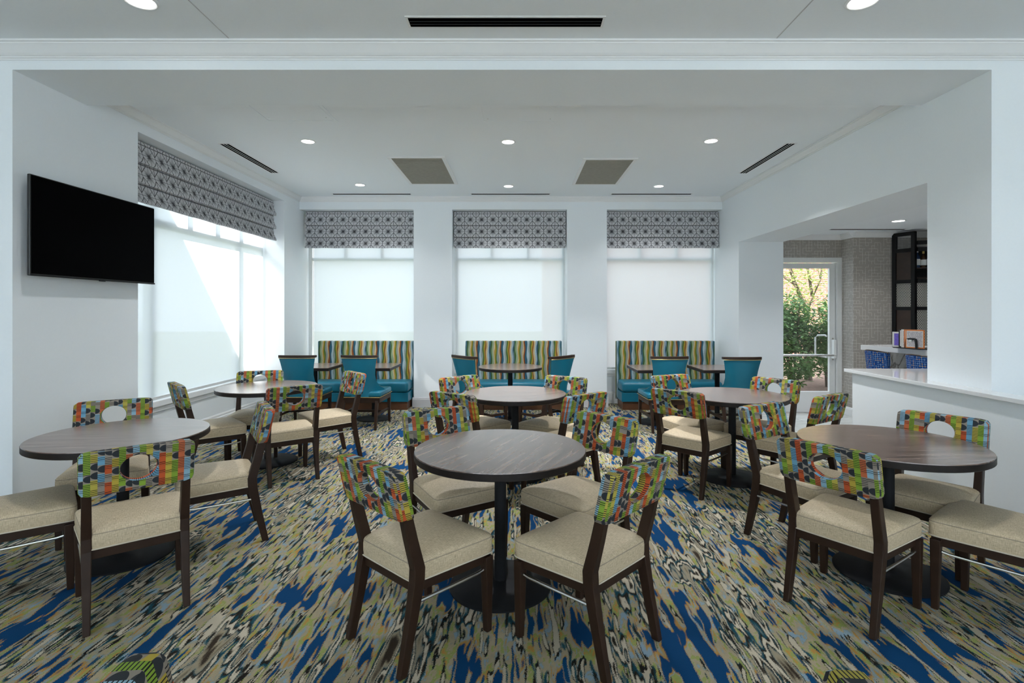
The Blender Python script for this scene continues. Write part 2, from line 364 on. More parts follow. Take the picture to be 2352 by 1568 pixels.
def thing(name, label, cat, loc=(0, 0, 0), rz=0.0, group=None):
    o = bpy.data.objects.new(name, None); COL.objects.link(o); o.location = loc; o.rotation_euler = (0, 0, rz)
    o.empty_display_size = 0.1; o['label'] = label; o['category'] = cat
    if group: o['group'] = group
    return o
def tag(o, label, cat, group=None):
    o['label'] = label; o['category'] = cat
    if group: o['group'] = group
    return o
def struct(o): o['kind'] = 'structure'; return o
def dup(root, label, loc, rz, group=None, parent=None):
    def cp(o, par):
        c = o.copy(); COL.objects.link(c); c.parent = par
        for ch in o.children: cp(ch, c)
        return c
    r = cp(root, parent)
    if label: r['label'] = label
    if group: r['group'] = group
    r.location = loc; r.rotation_euler = (0, 0, rz)
    return r

# ------------------------------------------------------------------ room shell (metres; camera at the origin, +Y into the room)
XL, XR, YB, YR = -3.39, 3.18, 8.27, 8.60     # left wall, right wall, back piers, window recess plane
XLr = -3.70                                   # recess plane of the left window
YF = 3.57                                     # face of the wall with the wide opening
ZC, ZF = 3.26, 3.275                          # ceilings

m = MB(); m.box(-6.0, 3.2, -4.0, 8.75, -0.1, 0.0); struct(m.build('floor', 'carpet'))
# bar side floor: single planks over a grout bed
fb = struct(MB().box(3.2, 7.2, 3.6, 7.9, -0.1, -0.006).build('floor_bar', 'grout'))
pm = None; k = 0
for i in range(21):
    y0 = 3.62 + i * 0.2; off = (i * 0.43) % 1.2
    x = 3.205 - off
    while x < 7.15:
        a, b = max(x, 3.203), min(x + 1.196, 7.19)
        if b - a > 0.05:
            MB().box(a, b, y0, y0 + 0.1965, -0.012, -0.001).build('plank', 'plank_tile', fb)
        x += 1.2
struct(MB().box(XL - 0.5, XR + 0.7, YF + 0.002, 8.9, ZC, ZC + 0.25).build('ceiling', 'ceiling_paint'))
m = MB().box(-6.2, 7.4, -4.2, YF, ZF, ZF + 0.25); struct(m.build('ceiling_front', 'ceiling_paint'))
for xs in (-1.89, 1.695):
    struct(MB().box(xs - 0.0035, xs + 0.0035, -3.9, YF - 0.09, ZF - 0.0025, ZF + 0.01).build('trim_1', 'baseboard_paint'))
struct(MB().box(3.82, 7.4, 3.6, 7.95, 2.60, 2.8).build('ceiling_bar', 'ceiling_paint'))
# beam over the opening
struct(MB().box(XL, XR, YF, 4.19, 3.108, ZC + 0.2).build('wall_header', 'wall_paint'))
# left side
m = MB()
m.box(-3.78, XL, YF, 4.75, 0, 3.46); m.box(-3.78, XL, 7.73, 8.27, 0, 3.4); m.box(-3.78, XL, 4.75, 7.73, 3.09, 3.4)
m.box(-3.78, XLr, 4.75, 7.73, 0, 0.56); m.box(-3.78, XL, 8.27, 8.75, 0, 3.4)
struct(m.build('wall_left', 'wall_paint'))
# back side
W = [(-3.39, -1.617), (-1.02, 0.769), (1.387, 3.18)]
m = MB()
m.box(-3.39, 3.2, YB, 8.75, 3.067, 3.4)
m.box(-1.617, -1.02, YB, 8.75, 0, 3.067); m.box(0.769, 1.387, YB, 8.75, 0, 3.067)
for a, b in W: m.box(a, b, YR, 8.75, 0, 0.53)
struct(m.build('wall_back', 'wall_paint'))
# right side with the opening into the bar
m = MB()
m.box(XR, 3.82, YF, 4.13, 0, 3.4); m.box(XR, 3.82, 7.65, 8.75, 0, 3.4); m.box(XR, 3.82, 4.13, 7.65, 2.485, 3.4)
struct(m.build('wall_right', 'wall_paint'))
# wall with the opening, seen from the front room, and the front room itself
struct(MB().box(3.82, 7.4, YF, 3.77, 0, 3.4).build('wall_front_right', 'wall_paint'))
struct(MB().box(-9.0, -3.78, YF, 3.85, 0, 4.69).box(-3.78, -3.39, YF + 0.26, 3.85, 3.46, 4.69).build('wall_front_left', 'wall_paint'))
m = MB(); m.box(-6.2, -6.0, -4.2, YF, 0, 3.4); struct(m.build('wall_lobby_left', 'wall_paint'))
m = MB(); m.box(7.2, 7.4, -4.2, YF, 0, 3.4); struct(m.build('wall_lobby_right', 'wall_paint'))
FILL_WINDOWS = [(-5.6, -1.9), (-1.5, 2.2), (2.6, 6.3)]  # openings for unseen windows, added to let fill daylight in
m = MB(); m.box(-6.2, 7.4, -4.2, -4.0, 0, 0.5); m.box(-6.2, 7.4, -4.2, -4.0, 3.05, 3.4)
for a, b in ((-6.2, -5.6), (-1.9, -1.5), (2.2, 2.6), (6.3, 7.4)): m.box(a, b, -4.2, -4.0, 0.5, 3.05)
struct(m.build('wall_lobby_back', 'wall_paint'))
struct(MB().box(3.2, 7.2, -4.0, YF, -0.1, 0).build('floor_lobby', 'carpet'))
# bar room walls
m = MB(); m.box(3.82, 7.4, 7.78, 7.95, 2.27, 2.6); m.box(4.728, 4.90, 7.78, 7.95, 0, 2.27); struct(m.build('wall_bar_back', 'wallpaper'))
m = MB(); m.box(4.73, 7.2, 7.5, 7.78, 0, 2.6); struct(m.build('wall_bar_return', 'wallpaper'))
m = MB(); m.box(7.2, 7.4, 3.77, 7.95, 0, 2.8); struct(m.build('wall_bar_right', 'wallpaper'))

# low wall with quartz cap
m = MB(); m.box(3.07, 3.18, 1.2, 4.88, 0, 0.928); m.box(3.18, 3.80, 4.13, 4.88, 0, 0.928); struct(m.build('wall_half', 'wall_paint'))
m = MB(); m.prism([(3.025, 1.2), (3.18, 1.2), (3.18, 4.128), (3.86, 4.128), (3.86, 4.935), (3.025, 4.935)], lambda u, v, d: (u, v, d), 0.928, 0.957)
cap = struct(m.build('trim_2', 'quartz', bevel=0.003))

# mouldings
def crown(a, b, nrm, z, h, p, mat='trim_paint', name='trim_3'):
    a, b, nrm = Vector((*a, 0)), Vector((*b, 0)), Vector((*nrm, 0))
    prof = [(0, 0), (0, -h), (0.10, -h), (0.10, -.90 * h), (0.18, -.88 * h), (0.18, -.80 * h), (0.30, -.76 * h), (0.42, -.66 * h), (0.60, -.46 * h), (0.80, -.26 * h), (0.86, -.22 * h), (0.86, -.14 * h), (1.0, -.12 * h), (1.0, 0)]
    return struct(MB().sweep([[q + nrm * (u * p) + Vector((0, 0, z + v)) for u, v in prof] for q in (a, b)]).build(name, mat))
crown((XL, 4.19), (XL, YB), (1, 0), ZC, 0.078, 0.055); crown((XR, 4.19), (XR, YB), (-1, 0), ZC, 0.078, 0.055)
crown((XL, YB), (XR, YB), (0, -1), ZC, 0.078, 0.055)
crown((-6.0, YF), (7.2, YF), (0, -1), ZF, 0.105, 0.085)
crown((3.82, 7.78), (4.73, 7.78), (0, -1), 2.6, 0.075, 0.06); crown((4.73, 7.5), (4.73, 7.78), (-1, 0), 2.6, 0.075, 0.06); crown((4.73, 7.5), (7.2, 7.5), (0, -1), 2.6, 0.075, 0.06)
def base(a, b, nrm, h, mat='baseboard_paint', name='baseboard_left'):
    a, b, nrm = Vector((*a, 0)), Vector((*b, 0)), Vector((*nrm, 0))
    prof = [(0, 0), (0.02, 0), (0.02, h * .80), (0.013, h * .84), (0.013, h * .93), (0.006, h), (0, h)]
    return struct(MB().sweep([[q + nrm * u + Vector((0, 0, v)) for u, v in prof] for q in (a, b)]).build(name, mat))
base((XL, YF), (XL, 4.75), (1, 0), 0.15, name='baseboard_left'); base((XL, 7.73), (XL, 8.27), (1, 0), 0.15, name='baseboard_left')
base((XLr, 4.75), (XLr, 7.73), (1, 0), 0.22, 'trim_paint', name='baseboard_left')
for a, b in ((-1.617, -1.02), (0.769, 1.387)): base((a - .018, YB), (b + .018, YB), (0, -1), 0.15, name='baseboard_back')
for a, b in W: base((a, YR), (b, YR), (0, -1), 0.185, 'trim_paint', name='baseboard_back')
base((XR, 7.65), (XR, YR), (-1, 0), 0.15, name='baseboard_right')
base((4.73, 7.5), (4.73, 7.78), (-1, 0), 0.12, 'trim_paint', name='baseboard_bar')

# ------------------------------------------------------------------ windows, shades, valances
def win_back(idx, a, b):
    z0, z1, zt = 0.53, 3.067, 2.33
    root = MB().box(a, a + .05, 8.64, 8.71, z0, z1).box(b - .05, b, 8.64, 8.71, z0, z1).box(a, b, 8.64, 8.71, z0, z0 + .05).box(a, b, 8.64, 8.71, z1 - .05, z1).build('window_%d' % idx, 'aluminium')
    struct(root)
    MB().box(a + .05, b - .05, 8.65, 8.70, zt - .022, zt + .022).build('transom', 'aluminium', root)
    for k in (1, 2):
        x = a + (b - a) * k / 3; MB().box(x - .02, x + .02, 8.65, 8.70, zt + .022, z1 - .05).build('mullion', 'aluminium', root)
    MB().box(a + .05, b - .05, 8.672, 8.678, z0 + .05, zt - .022).build('pane', 'pane', root)
    for k in range(3):
        x0, x1 = a + (b - a) * k / 3, a + (b - a) * (k + 1) / 3
        MB().box(max(x0 + .02, a + .05), min(x1 - .02, b - .05), 8.672, 8.678, zt + .022, z1 - .05).build('pane', 'pane', root)
    MB().box(a, b, YR - .045, YR + .10, z0 - .045, z0 + .012).box(a, b, YR - .02, YR, z0 - .095, z0 - .045).build('window_sill', 'trim_paint', root, bevel=.004)
for i, (a, b) in enumerate(W): win_back(i + 2, a, b)
# left window
z0, z1, zt = 0.56, 3.09, 2.40
root = MB().box(-3.78, -3.72, 4.75, 4.80, z0, z1).box(-3.78, -3.72, 7.68, 7.73, z0, z1).box(-3.78, -3.72, 4.75, 7.73, z0, z0 + .05).box(-3.78, -3.72, 4.75, 7.73, z1 - .05, z1).build('window_1', 'aluminium'); struct(root)
MB().box(-3.78, -3.73, 4.8, 7.68, zt - .04, zt + .04).build('transom', 'aluminium', root)
for y in (5.40, 7.06): MB().box(-3.78, -3.73, y - .035, y + .035, z0 + .05, zt - .04).build('mullion', 'aluminium', root)
ys = [4.80, 5.40, 5.95, 6.50, 7.06, 7.68]
for y in ys[1:-1]: MB().box(-3.78, -3.73, y - .03, y + .03, zt + .04, z1 - .05).build('mullion', 'aluminium', root)
for a, b in zip(ys[:-1], ys[1:]): MB().box(-3.758, -3.752, a + .03, b - .03, zt + .04, z1 - .05).build('pane', 'pane', root)
for a, b in ((4.8, 5.365), (5.435, 7.025), (7.095, 7.68)): MB().box(-3.758, -3.752, a, b, z0 + .05, zt - .04).build('pane', 'pane', root)
MB().box(-3.79, XLr + .045, 4.75, 7.73, .515, .575).box(XLr, XLr + .02, 4.75, 7.73, .46, .515).build('window_sill', 'trim_paint', root, bevel=.004)

for i, (a, b) in enumerate(FILL_WINDOWS):  # added windows out of view behind the camera, they brighten the room
    root = struct(MB().box(a, a + .05, -4.2, -4.12, .5, 3.05).box(b - .05, b, -4.2, -4.12, .5, 3.05).box(a, b, -4.2, -4.12, .5, .55).box(a, b, -4.2, -4.12, 3.0, 3.05).build('window_%d' % (i + 5), 'aluminium'))
    for k in (1, 2): MB().box(a + (b - a) * k / 3 - .03, a + (b - a) * k / 3 + .03, -4.19, -4.13, .55, 3.0).build('mullion', 'aluminium', root)
    for k in range(3): MB().box(a + (b - a) * k / 3 + (.05 if k == 0 else .03), a + (b - a) * (k + 1) / 3 - (.05 if k == 2 else .03), -4.165, -4.16, .55, 3.0).build('pane', 'pane', root)
def shade(label, loc, w, h, rz, cord=None):
    t_ = thing('roller_shade', label, 'shade', loc, rz, 'roller shades')
    n = 24; vs = []; fs = []          # cloth in local XZ, slight waviness
    for j in range(2):
        for i in range(n + 1):
            x = -w / 2 + w * i / n; vs.append((x, 0.004 * math.sin(i * 0.9) * (1 - j), h * j))
    for i in range(n): fs.append((i, i + 1, n + 2 + i, n + 1 + i))
    MB().add(vs, fs).build('shade_fabric', 'shade_cloth', t_, smooth=True)
    MB().box(-w / 2, w / 2, -.008, .008, -.022, .006).build('bottom_bar', 'aluminium', t_, bevel=.003)
    MB().tube([(-w / 2, .02, h), (w / 2, .02, h)], .022, 12).build('roller_tube', 'aluminium', t_, smooth=True)
    if cord: MB().tube([(cord, -.03, h), (cord, -.03, 0.30)], .006, 6).tube([(cord + .022, -.03, h), (cord + .022, -.03, .34)], .003, 6).build('pull_cord', 'aluminium', t_)
    return t_
nm = ['left', 'middle', 'right']
for i, (a, b) in enumerate(W):
    lo = a + (.03 if i else .09); hi = b - .02 if i < 2 else b - .03
    shade('white translucent roller shade lowered over the %s back window' % nm[i], ((lo + hi) / 2, 8.61, 0.575), hi - lo, 2.42, 0, cord=(-(hi - lo) / 2 - .02) if i == 0 else None)
shade('large white roller shade with a sunlit wedge, over the left side window', (-3.69, 6.24, 0.61), 2.94, 2.42, -PI / 2)


def valance(label, loc, w, rz):
    t_ = thing('window_valance', label, 'valance', loc, rz, 'roman valances with grey star print')
    hs = [0.0, 0.20, 0.39, 0.575]                       # tiers from the top down
    for k in range(3):
        zt_, zb = -hs[k], -hs[k + 1] - (0.012 if k < 2 else 0)
        prof = [(0.0, zt_), (-.034, zt_), (-.046, (zt_ + zb) / 2), (-.074, zb + .035), (-.080, zb + .008), (-.072, zb), (-.03, zb + .006), (0.0, zb + .02)]
        n = 18; rings = []
        for i in range(n + 1):
            x = -w / 2 + w * i / n; e = 0.0025 * math.sin(i * 1.7 + k) * (0 if k < 1 else 1)
            rings.append([(x, y + .022 * 0, z + (e if z < zt_ - .1 else 0)) for y, z in prof])
        MB().sweep(rings).build('fabric_tier', 'star_print', t_, smooth=True)
    MB().box(-w / 2, w / 2, 0, .05, -.06, 0).box(-w / 2, -w / 2 + .012, -.02, .10, -.5, 0).box(w / 2 - .012, w / 2, -.02, .10, -.5, 0).build('head_board', 'star_print', t_)
    return t_
for i, (a, b) in enumerate(W):
    lo = a + .015 if i else a + .04; hi = b - .012
    valance('grey star-print fabric valance across the top of the %s back window' % nm[i], ((lo + hi) / 2, 8.45, 3.055), hi - lo, 0)
valance('wide grey star-print fabric valance across the top of the left side window', (-3.56, 6.22, 3.075), 2.92, -PI / 2).rotation_euler = (0, 0, PI / 2)

# ------------------------------------------------------------------ ceiling fittings
def downlight(label, x, y, z, r=0.062, power=LAMP, seen=True):
    t_ = thing('downlight', label, 'downlight', (x, y, z), 0, 'recessed ceiling downlights')
    MB().sweep([[(rr * math.cos(2 * PI * k / 28), rr * math.sin(2 * PI * k / 28), zz) for rr, zz in ((r, 0), (r, -.006), (r + .006, -.009), (r + .018, -.004), (r + .020, 0))] for k in range(28)], closed=True).build('trim_ring', 'trim_paint', t_, smooth=True)
    MB().lathe([(r, -.005), (r, 0)], 28).build('lens', 'lamp_lens', t_)
    ld = bpy.data.lights.new('lamp', 'AREA'); ld.shape = 'DISK'; ld.size = 2 * r; ld.energy = power; ld.color = (0.97, 0.985, 1.0); ld.spread = math.radians(118)
    lo = bpy.data.objects.new('lamp', ld); COL.objects.link(lo); lo.parent = t_; lo.location = (0, 0, -.012)
    return t_
for (x, y), d_ in zip([(-2.187, 5.546), (-0.10, 5.56), (2.01, 5.53), (-2.21, 7.459), (-0.13, 7.537), (2.0, 7.537)],
                      ['left end of the row nearer the beam', 'middle of the row nearer the beam', 'right end of the row nearer the beam',
                       'left end of the row nearest the back windows', 'middle of the row nearest the back windows', 'right end of the row nearest the back windows']):
    downlight('round recessed downlight glowing white, ' + d_, x, y, ZC, power=LAMP * (.22 if y > 6.5 else .45 if x < -1 else 1.0 if x > 1 else 1.3))
downlight('large round downlight at the top left edge, in front of the beam', -2.17, 3.06, ZF, .075, 4.0)
downlight('large round downlight at the top right edge, in front of the beam', 1.987, 3.06, ZF, .075, 4.0)
downlight('round recessed downlight in the low ceiling over the bar', 4.68, 6.54, 2.60, .065, 5.0)
downlight('unseen round downlight added to brighten the bar, near the dividing column', 5.9, 5.0, 2.60, .065, 6.0)  # second bar lamp, out of view, added to raise the light there

def slot(label, x0, x1, y0, y1, z, along='x'):
    t_ = thing('slot_diffuser', label, 'air vent', ((x0 + x1) / 2, (y0 + y1) / 2, z), 0, 'linear ceiling slot diffusers')
    w, h = (x1 - x0) / 2, (y1 - y0) / 2
    MB().box(-w, w, -h, h, -.005, 0).build('slot', 'slot_black', t_)
    f = .016
    MB().box(-w - f, w + f, -h - f, -h, -.004, 0).box(-w - f, w + f, h, h + f, -.004, 0).box(-w - f, -w, -h, h, -.004, 0).box(w, w + f, -h, h, -.004, 0).build('frame', 'trim_paint', t_)
    for k in (-.33, .33):
        if along == 'x': MB().box(-w, w, k * h - .003, k * h + .003, -.008, -.004).build('blade', 'black_gloss', t_)
        else: MB().box(k * w - .003, k * w + .003, -h, h, -.006, -.004).build('blade', 'trim_paint', t_)
slot('black linear slot diffuser in the front ceiling above the opening', -.669, .519, 3.236, 3.335, ZF)
slot('black slot diffuser in the ceiling along the left window wall', -3.15, -3.06, 5.633, 6.80, ZC, 'y')
slot('black slot diffuser in the ceiling along the right wall', 2.847, 2.93, 5.62, 6.82, ZC, 'y')
for (a, b), w_ in zip([(-2.79, -1.62), (-.697, .48), (1.421, 2.62)], nm): slot('thin black slot diffuser in the ceiling above the %s back window' % w_, a, b, 8.02, 8.075, ZC)
slot('thin black slot diffuser in the bar ceiling above the wallpaper', 4.2, 5.25, 7.20, 7.25, 2.60)

def grille(label, x0, x1, y0, y1):
    t_ = thing('return_grille', label, 'air vent', ((x0 + x1) / 2, (y0 + y1) / 2, ZC), 0, 'large return air grilles')
    w, h, f = (x1 - x0) / 2, (y1 - y0) / 2, .042
    MB().box(-w, w, -h, -h + f, -.012, 0).box(-w, w, h - f, h, -.012, 0).box(-w, -w + f, -h + f, h - f, -.012, 0).box(w - f, w, -h + f, h - f, -.012, 0).build('frame', 'trim_paint', t_, bevel=.002)
    MB().box(-w + f, w - f, -h + f, h - f, -.002, 0).build('backing', 'grille_beige', t_)
    mb = MB(); n = 56
    for k in range(n):
        y = -h + f + (2 * h - 2 * f) * (k + .5) / n; mb.box(-w + f, w - f, y - .006, y + .004, -.011, -.003)
    mb.build('louvres', 'grille_beige', t_)['kind'] = 'stuff'
grille('beige louvred return air grille in the ceiling, left of the two', -1.503, -.835, 6.09, 7.41)
grille('beige louvred return air grille in the ceiling, right of the two', .758, 1.395, 6.16, 7.43)
def access(label, x0, x1, y0, y1):
    t_ = thing('access_panel', label, 'ceiling panel', ((x0 + x1) / 2, (y0 + y1) / 2, ZC), 0, 'flush ceiling access panels')
    w, h, f = (x1 - x0) / 2, (y1 - y0) / 2, .03
    MB().box(-w, w, -h, -h + f, -.005, 0).box(-w, w, h - f, h, -.005, 0).box(-w, -w + f, -h + f, h - f, -.005, 0).box(w - f, w, -h + f, h - f, -.005, 0).build('frame', 'ceiling_paint', t_)
    MB().box(-w + f + .004, w - f - .004, -h + f + .004, h - f - .004, -.004, 0).build('hatch', 'ceiling_paint', t_)
    for sx in (-1, 1): MB().lathe([(.006, -.006), (.006, -.004)], 10, (sx * (w - .07), h - .1, 0)).build('screw', 'steel', t_)
access('flush white ceiling access panel behind the beam, left of centre', -2.34, -1.68, 4.3, 4.96)
access('flush white ceiling access panel behind the beam, near the centre', -.345, .37, 4.3, 4.99)

# ------------------------------------------------------------------ television
tv = thing('wall_television', 'black flat screen television mounted on the left wall', 'television', (-3.39, 4.21, 2.075), PI / 2)
# local: x along +Y world, y towards -X world (rz = 90 deg maps local -y to +X)
MB().box(-.615, .615, -.095, -.072, -.345, .345).build('housing', 'black_plastic', tv, bevel=.006)
MB().box(-.607, .607, -.099, -.094, -.330, .337).build('screen', 'screen_black', tv)
MB().box(-.615, .615, -.102, -.095, -.345, -.332).build('lower_bezel', 'black_gloss', tv, bevel=.002)
MB().box(-.03, .03, -.106, -.10, -.352, -.342).build('sensor', 'black_gloss', tv)
MB().box(-.35, .35, -.072, -.055, -.2, .2).box(-.2, .2, -.055, 0, -.15, .15).build('wall_mount', 'black_metal', tv)

# ------------------------------------------------------------------ dining chairs
def taper_post(pts, wx, wy, x):          # pts: (y, z, scale) centre line, rectangular section
    rings = []
    for y, z, s in pts: rings.append([(x - wx * s / 2, y - wy * s / 2, z), (x + wx * s / 2, y - wy * s / 2, z), (x + wx * s / 2, y + wy * s / 2, z), (x - wx * s / 2, y + wy * s / 2, z)])
    return MB().sweep(rings)
def back_y(z): return 0.075 + (z - 0.42) * (-0.10 / 0.42)
def make_chair(label, loc, rz):
    t_ = thing('dining_chair', label, 'chair', loc, rz, 'patterned dining chairs')
    for sx in (-1, 1):
        taper_post([(0.0, 0, .74), (.045, .2, .9), (.076, .36, 1.05), (.079, .42, 1.05), (back_y(.55), .55, .98), (back_y(.80), .80, .85)], .040, .052, sx * .197).build('rear_leg', 'dark_wood', t_, bevel=.004)
        taper_post([(.462, 0, .70), (.458, .33, 1.0), (.458, .352, 1.0)], .044, .044, sx * .222).build('front_leg', 'dark_wood', t_, bevel=.004)
        pts = [(sx * .207, .055, .285), (sx * .214, .25, .285), (sx * .220, .405, .287), (sx * .222, .435, .292)]
        MB().tube(pts, .0075, 8).build('stretcher_rod', 'steel', t_, smooth=True)
    fr = MB()
    for (x0, x1, y0, y1) in ((-.20, .20, .062, .092), (-.225, .225, .45, .478)): fr.box(x0, x1, y0, y1, .318, .366)
    for sx in (-1, 1):
        a, b = sx * .198, sx * .226; i1, i2 = a - sx * .026, b - sx * .026
        q = sorted([(a, i1), (b, i2)])
        p = [(min(a, i1), .07), (max(a, i1), .07), (max(b, i2), .47), (min(b, i2), .47)]
        fr.hexa([(x, y, .318) for x, y in p] + [(x, y, .366) for x, y in p])
    fr.build('seat_frame', 'dark_wood', t_, bevel=.003)
    # cushion: rounded trapezoid with crown
    n = 14; rows = []
    prof = [(1.0, .366), (1.012, .39), (1.012, .425), (1.004, .438), (.985, .446), (.93, .453), (.75, .463), (.45, .470), (.15, .472)]
    def outline(k):
        pts = []
        N = 44
        for i in range(N):
            a = 2 * PI * (i + .5) / N; c, s = math.cos(a), math.sin(a); e = 2 / 14.0
            x = math.copysign(abs(c) ** e, c); y = math.copysign(abs(s) ** e, s)
            yy = .272 + y * .218; ww = .206 + (yy - .06) / .43 * .036
            pts.append((x * ww * k, .272 + (yy - .272) * k))
        return pts
    seat = MB().sweep([[(x, y, z) for x, y in outline(k)] for k, z in prof]).build('seat', 'beige_weave', t_, smooth=True)
    MB().tube([(x, y, .368) for x, y in outline(1.014)], .0035, 6, True).build('piping', 'piping', seat, smooth=True)
    MB().tube([(x, y, .4375) for x, y in outline(1.003)], .0022, 5, True).build('top_seam', 'seam', seat, smooth=True)
    # upholstered back with a round hole
    hw, z0, z1, th, hr = .229, .632, .846, .058, .064
    zc = (z0 + z1) / 2 + .004
    angs = []
    N = 72
    for i in range(N): angs.append(2 * PI * i / N + .01)
    def rect(a):
        c, s = math.cos(a), math.sin(a); hz = z1 - zc if s > 0 else zc - z0
        e = 12.0
        r = 1 / ((abs(c) / hw) ** e + (abs(s) / hz) ** e) ** (1 / e)
        return r * c, r * s
    rings = []
    for a in angs:
        ox, oz = rect(a); ix, iz = hr * 1.14 * math.cos(a), hr * math.sin(a); ring = []
        for w_, y in [(0.0, -.3), (0.03, -.47), (.10, -.5), (.5, -.5), (.93, -.5), (.985, -.46), (1.0, -.36), (1.0, .36), (.985, .46), (.93, .5), (.5, .52), (.10, .5), (.03, .47), (0.0, .3)]:
            x, z = ix + (ox - ix) * w_, iz + (oz - iz) * w_
            ring.append((x, back_y(zc + z) + y * th - .004, zc + z))
        rings.append(ring)
    def buv(co, nn):
        x, y, z = co; yy = y - back_y(z); r = math.hypot(x, z - zc)
        if abs(nn.y) > .6: return (x, z)
        if math.hypot(x / 1.14, z - zc) < hr * 1.12: return (yy + .3, math.atan2(z - zc, x) * hr)
        if abs(nn.z) > abs(nn.x): return (x, z + yy * (1 if z > zc else -1))
        return (x + yy * (1 if x > 0 else -1), z)
    MB().sweep(rings, closed=True).build('backrest', 'block_cloth', t_, smooth=True, uv=buv)
    return t_

PAT = 'patterned-back dining chair, '
CH = [  # x, y of the rear feet midpoint, facing direction, label
 (-.617, 2.293, .675, .738, PAT + 'nearest left chair at the front centre round table'),
 (.494, 2.274, -.712, .702, PAT + 'nearest right chair at the front centre round table'),
 (-.526, 3.49, .56, -.83, PAT + 'far left side of the front centre round table'),
 (.53, 3.283, -.728, -.686, PAT + 'far right side of the front centre round table'),
 (-1.83, 2.57, -.636, .77, PAT + 'seen from behind at the front left round table'),
 (-2.895, 2.716, .74, .66, 'beige-seated dining chair cut off by the left edge of the photo'),
 (-2.908, 3.833, .505, -.863, PAT + 'below the television, behind the front left round table'),
 (-1.749, 3.628, -.838, -.546, PAT + 'seen edge-on at the right of the front left round table'),
 (1.504, 2.58, .806, .591, PAT + 'seen from behind at the front right round table'),
 (2.555, 2.444, -.62, .785, 'beige-seated dining chair cut off by the right edge of the photo'),
 (1.70, 3.66, .53, -.848, PAT + 'far left side of the front right round table'),
 (2.622, 3.30, -.795, -.607, PAT + 'against the low white wall, behind the front right round table'),
 (-.50, 4.20, .58, .816, PAT + 'near left side of the back centre round table'),
 (.517, 4.16, -.644, .765, PAT + 'near right side of the back centre round table'),
 (-.56, 5.24, .67, -.74, PAT + 'far left side of the back centre round table'),
 (.462, 5.225, -.568, -.823, PAT + 'far right side of the back centre round table'),
 (-1.93, 4.60, -.61, .79, PAT + 'seen from behind at the back left round table'),
 (-3.01, 4.74, .72, .69, PAT + 'left of the back left round table, under the window'),
 (-2.77, 5.72, .28, -.96, PAT + 'behind the back left round table, by the window sill'),
 (-1.741, 5.60, -.75, -.66, PAT + 'right of the back left round table, by a teal chair'),
 (1.31, 4.34, .70, .71, PAT + 'near left side of the back right round table'),
 (1.55, 5.35, .40, -.917, PAT + 'far left side of the back right round table, by a teal chair'),
 (2.44, 5.065, -.787, -.616, PAT + 'far right side of the back right round table, before the door'),
 (2.40, 4.12, -.56, .83, PAT + 'near right side of the back right round table, by the low wall'),
 (-.655, .80, 1.0, .10, 'patterned chair back, only its top corner showing at the bottom left edge'),
 (.545, .755, -1.0, .10, 'patterned chair back, only its top corner showing at the bottom right edge'),
]
proto = None
for x, y, fx, fy, lb in CH:
    rz = math.atan2(fy, fx) - PI / 2
    if proto is None: proto = make_chair(lb, (x, y, 0), rz)
    else: dup(proto, lb, (x, y, 0), rz)

# ------------------------------------------------------------------ tables
def make_table(label, loc, R=.463, H=.745, base_r=.275, square=None, group='round dining tables', rz=0):
    t_ = thing('round_table' if not square else 'square_table', label, 'table', loc, rz, group)
    if not square:
        MB().lathe([(R - .002, H - .004), (R - .003, H)], 72).build('tabletop', 'laminate_wood', t_)
        MB().lathe([(R - .006, H - .040), (R, H - .036), (R, H - .006), (R - .002, H - .004)], 72).build('edge_band', 'edge_dark', t_, smooth=True)
    else:
        a, b = square[0] / 2, square[1] / 2
        MB().box(-a + .002, a - .002, -b + .002, b - .002, H - .006, H).build('tabletop', 'laminate_wood', t_)
        MB().box(-a, a, -b, b, H - .042, H - .006).build('edge_band', 'edge_dark', t_, bevel=.003)
    MB().lathe([(.032, .02), (.032, H - .05)], 24).build('column', 'black_metal', t_, smooth=True)
    MB().lathe([(base_r, 0), (base_r, .008), (base_r - .008, .014), (base_r * .5, .022), (.06, .028), (.034, .034)], 56).build('base_plate', 'black_metal', t_, smooth=True)
    s = MB()
    for k in range(4):
        a = PI / 4 + k * PI / 2; c, q = math.cos(a), math.sin(a); l = .25 if not square else .2
        s.hexa([(-q * .018, c * .018, H - .07), (q * .018, -c * .018, H - .07), (c * l + q * .018, q * l - c * .018, H - .052), (c * l - q * .018, q * l + c * .018, H - .052),
                (-q * .018, c * .018, H - .042), (q * .018, -c * .018, H - .042), (c * l + q * .018, q * l - c * .018, H - .042), (c * l - q * .018, q * l + c * .018, H - .042)])
    s.build('spider_bracket', 'black_metal', t_)
    return t_
tb = make_table('dark round table with woodgrain top, front centre between four chairs', (-.094, 2.897, 0), rz=1.15)
for x, y, r, lb in [(-2.413, 3.252, .1, 'dark round table with woodgrain top below the television, front left'), (2.112, 3.034, .02, 'dark round table with woodgrain top beside the low white wall, front right'),
              (-.023, 4.839, .6, 'round table in the back row, centre, its top reflecting grey light'), (-2.474, 5.268, .3, 'round table in the back row by the left window, top shining white'),
              (1.915, 4.75, 2.4, 'round table in the back row on the right, before the glass door')]:
    dup(tb, lb, (x, y, 0), r)
make_table('small round bistro table standing before the middle striped banquette', (-.10, 7.20, 0), R=.43, H=.74, base_r=.24, group='banquette tables')
for x, y, lb in [(-2.80, 7.36, 'small square table at the left banquette, left of two'), (-1.985, 7.36, 'small square table at the left banquette, right of two'),
                 (1.83, 7.12, 'small square table at the right banquette, left of two'), (2.67, 7.12, 'small square table at the right banquette, right of two')]:
    make_table(lb, (x, y, 0), H=.738, base_r=.235, square=(.60, .68), group='banquette tables')

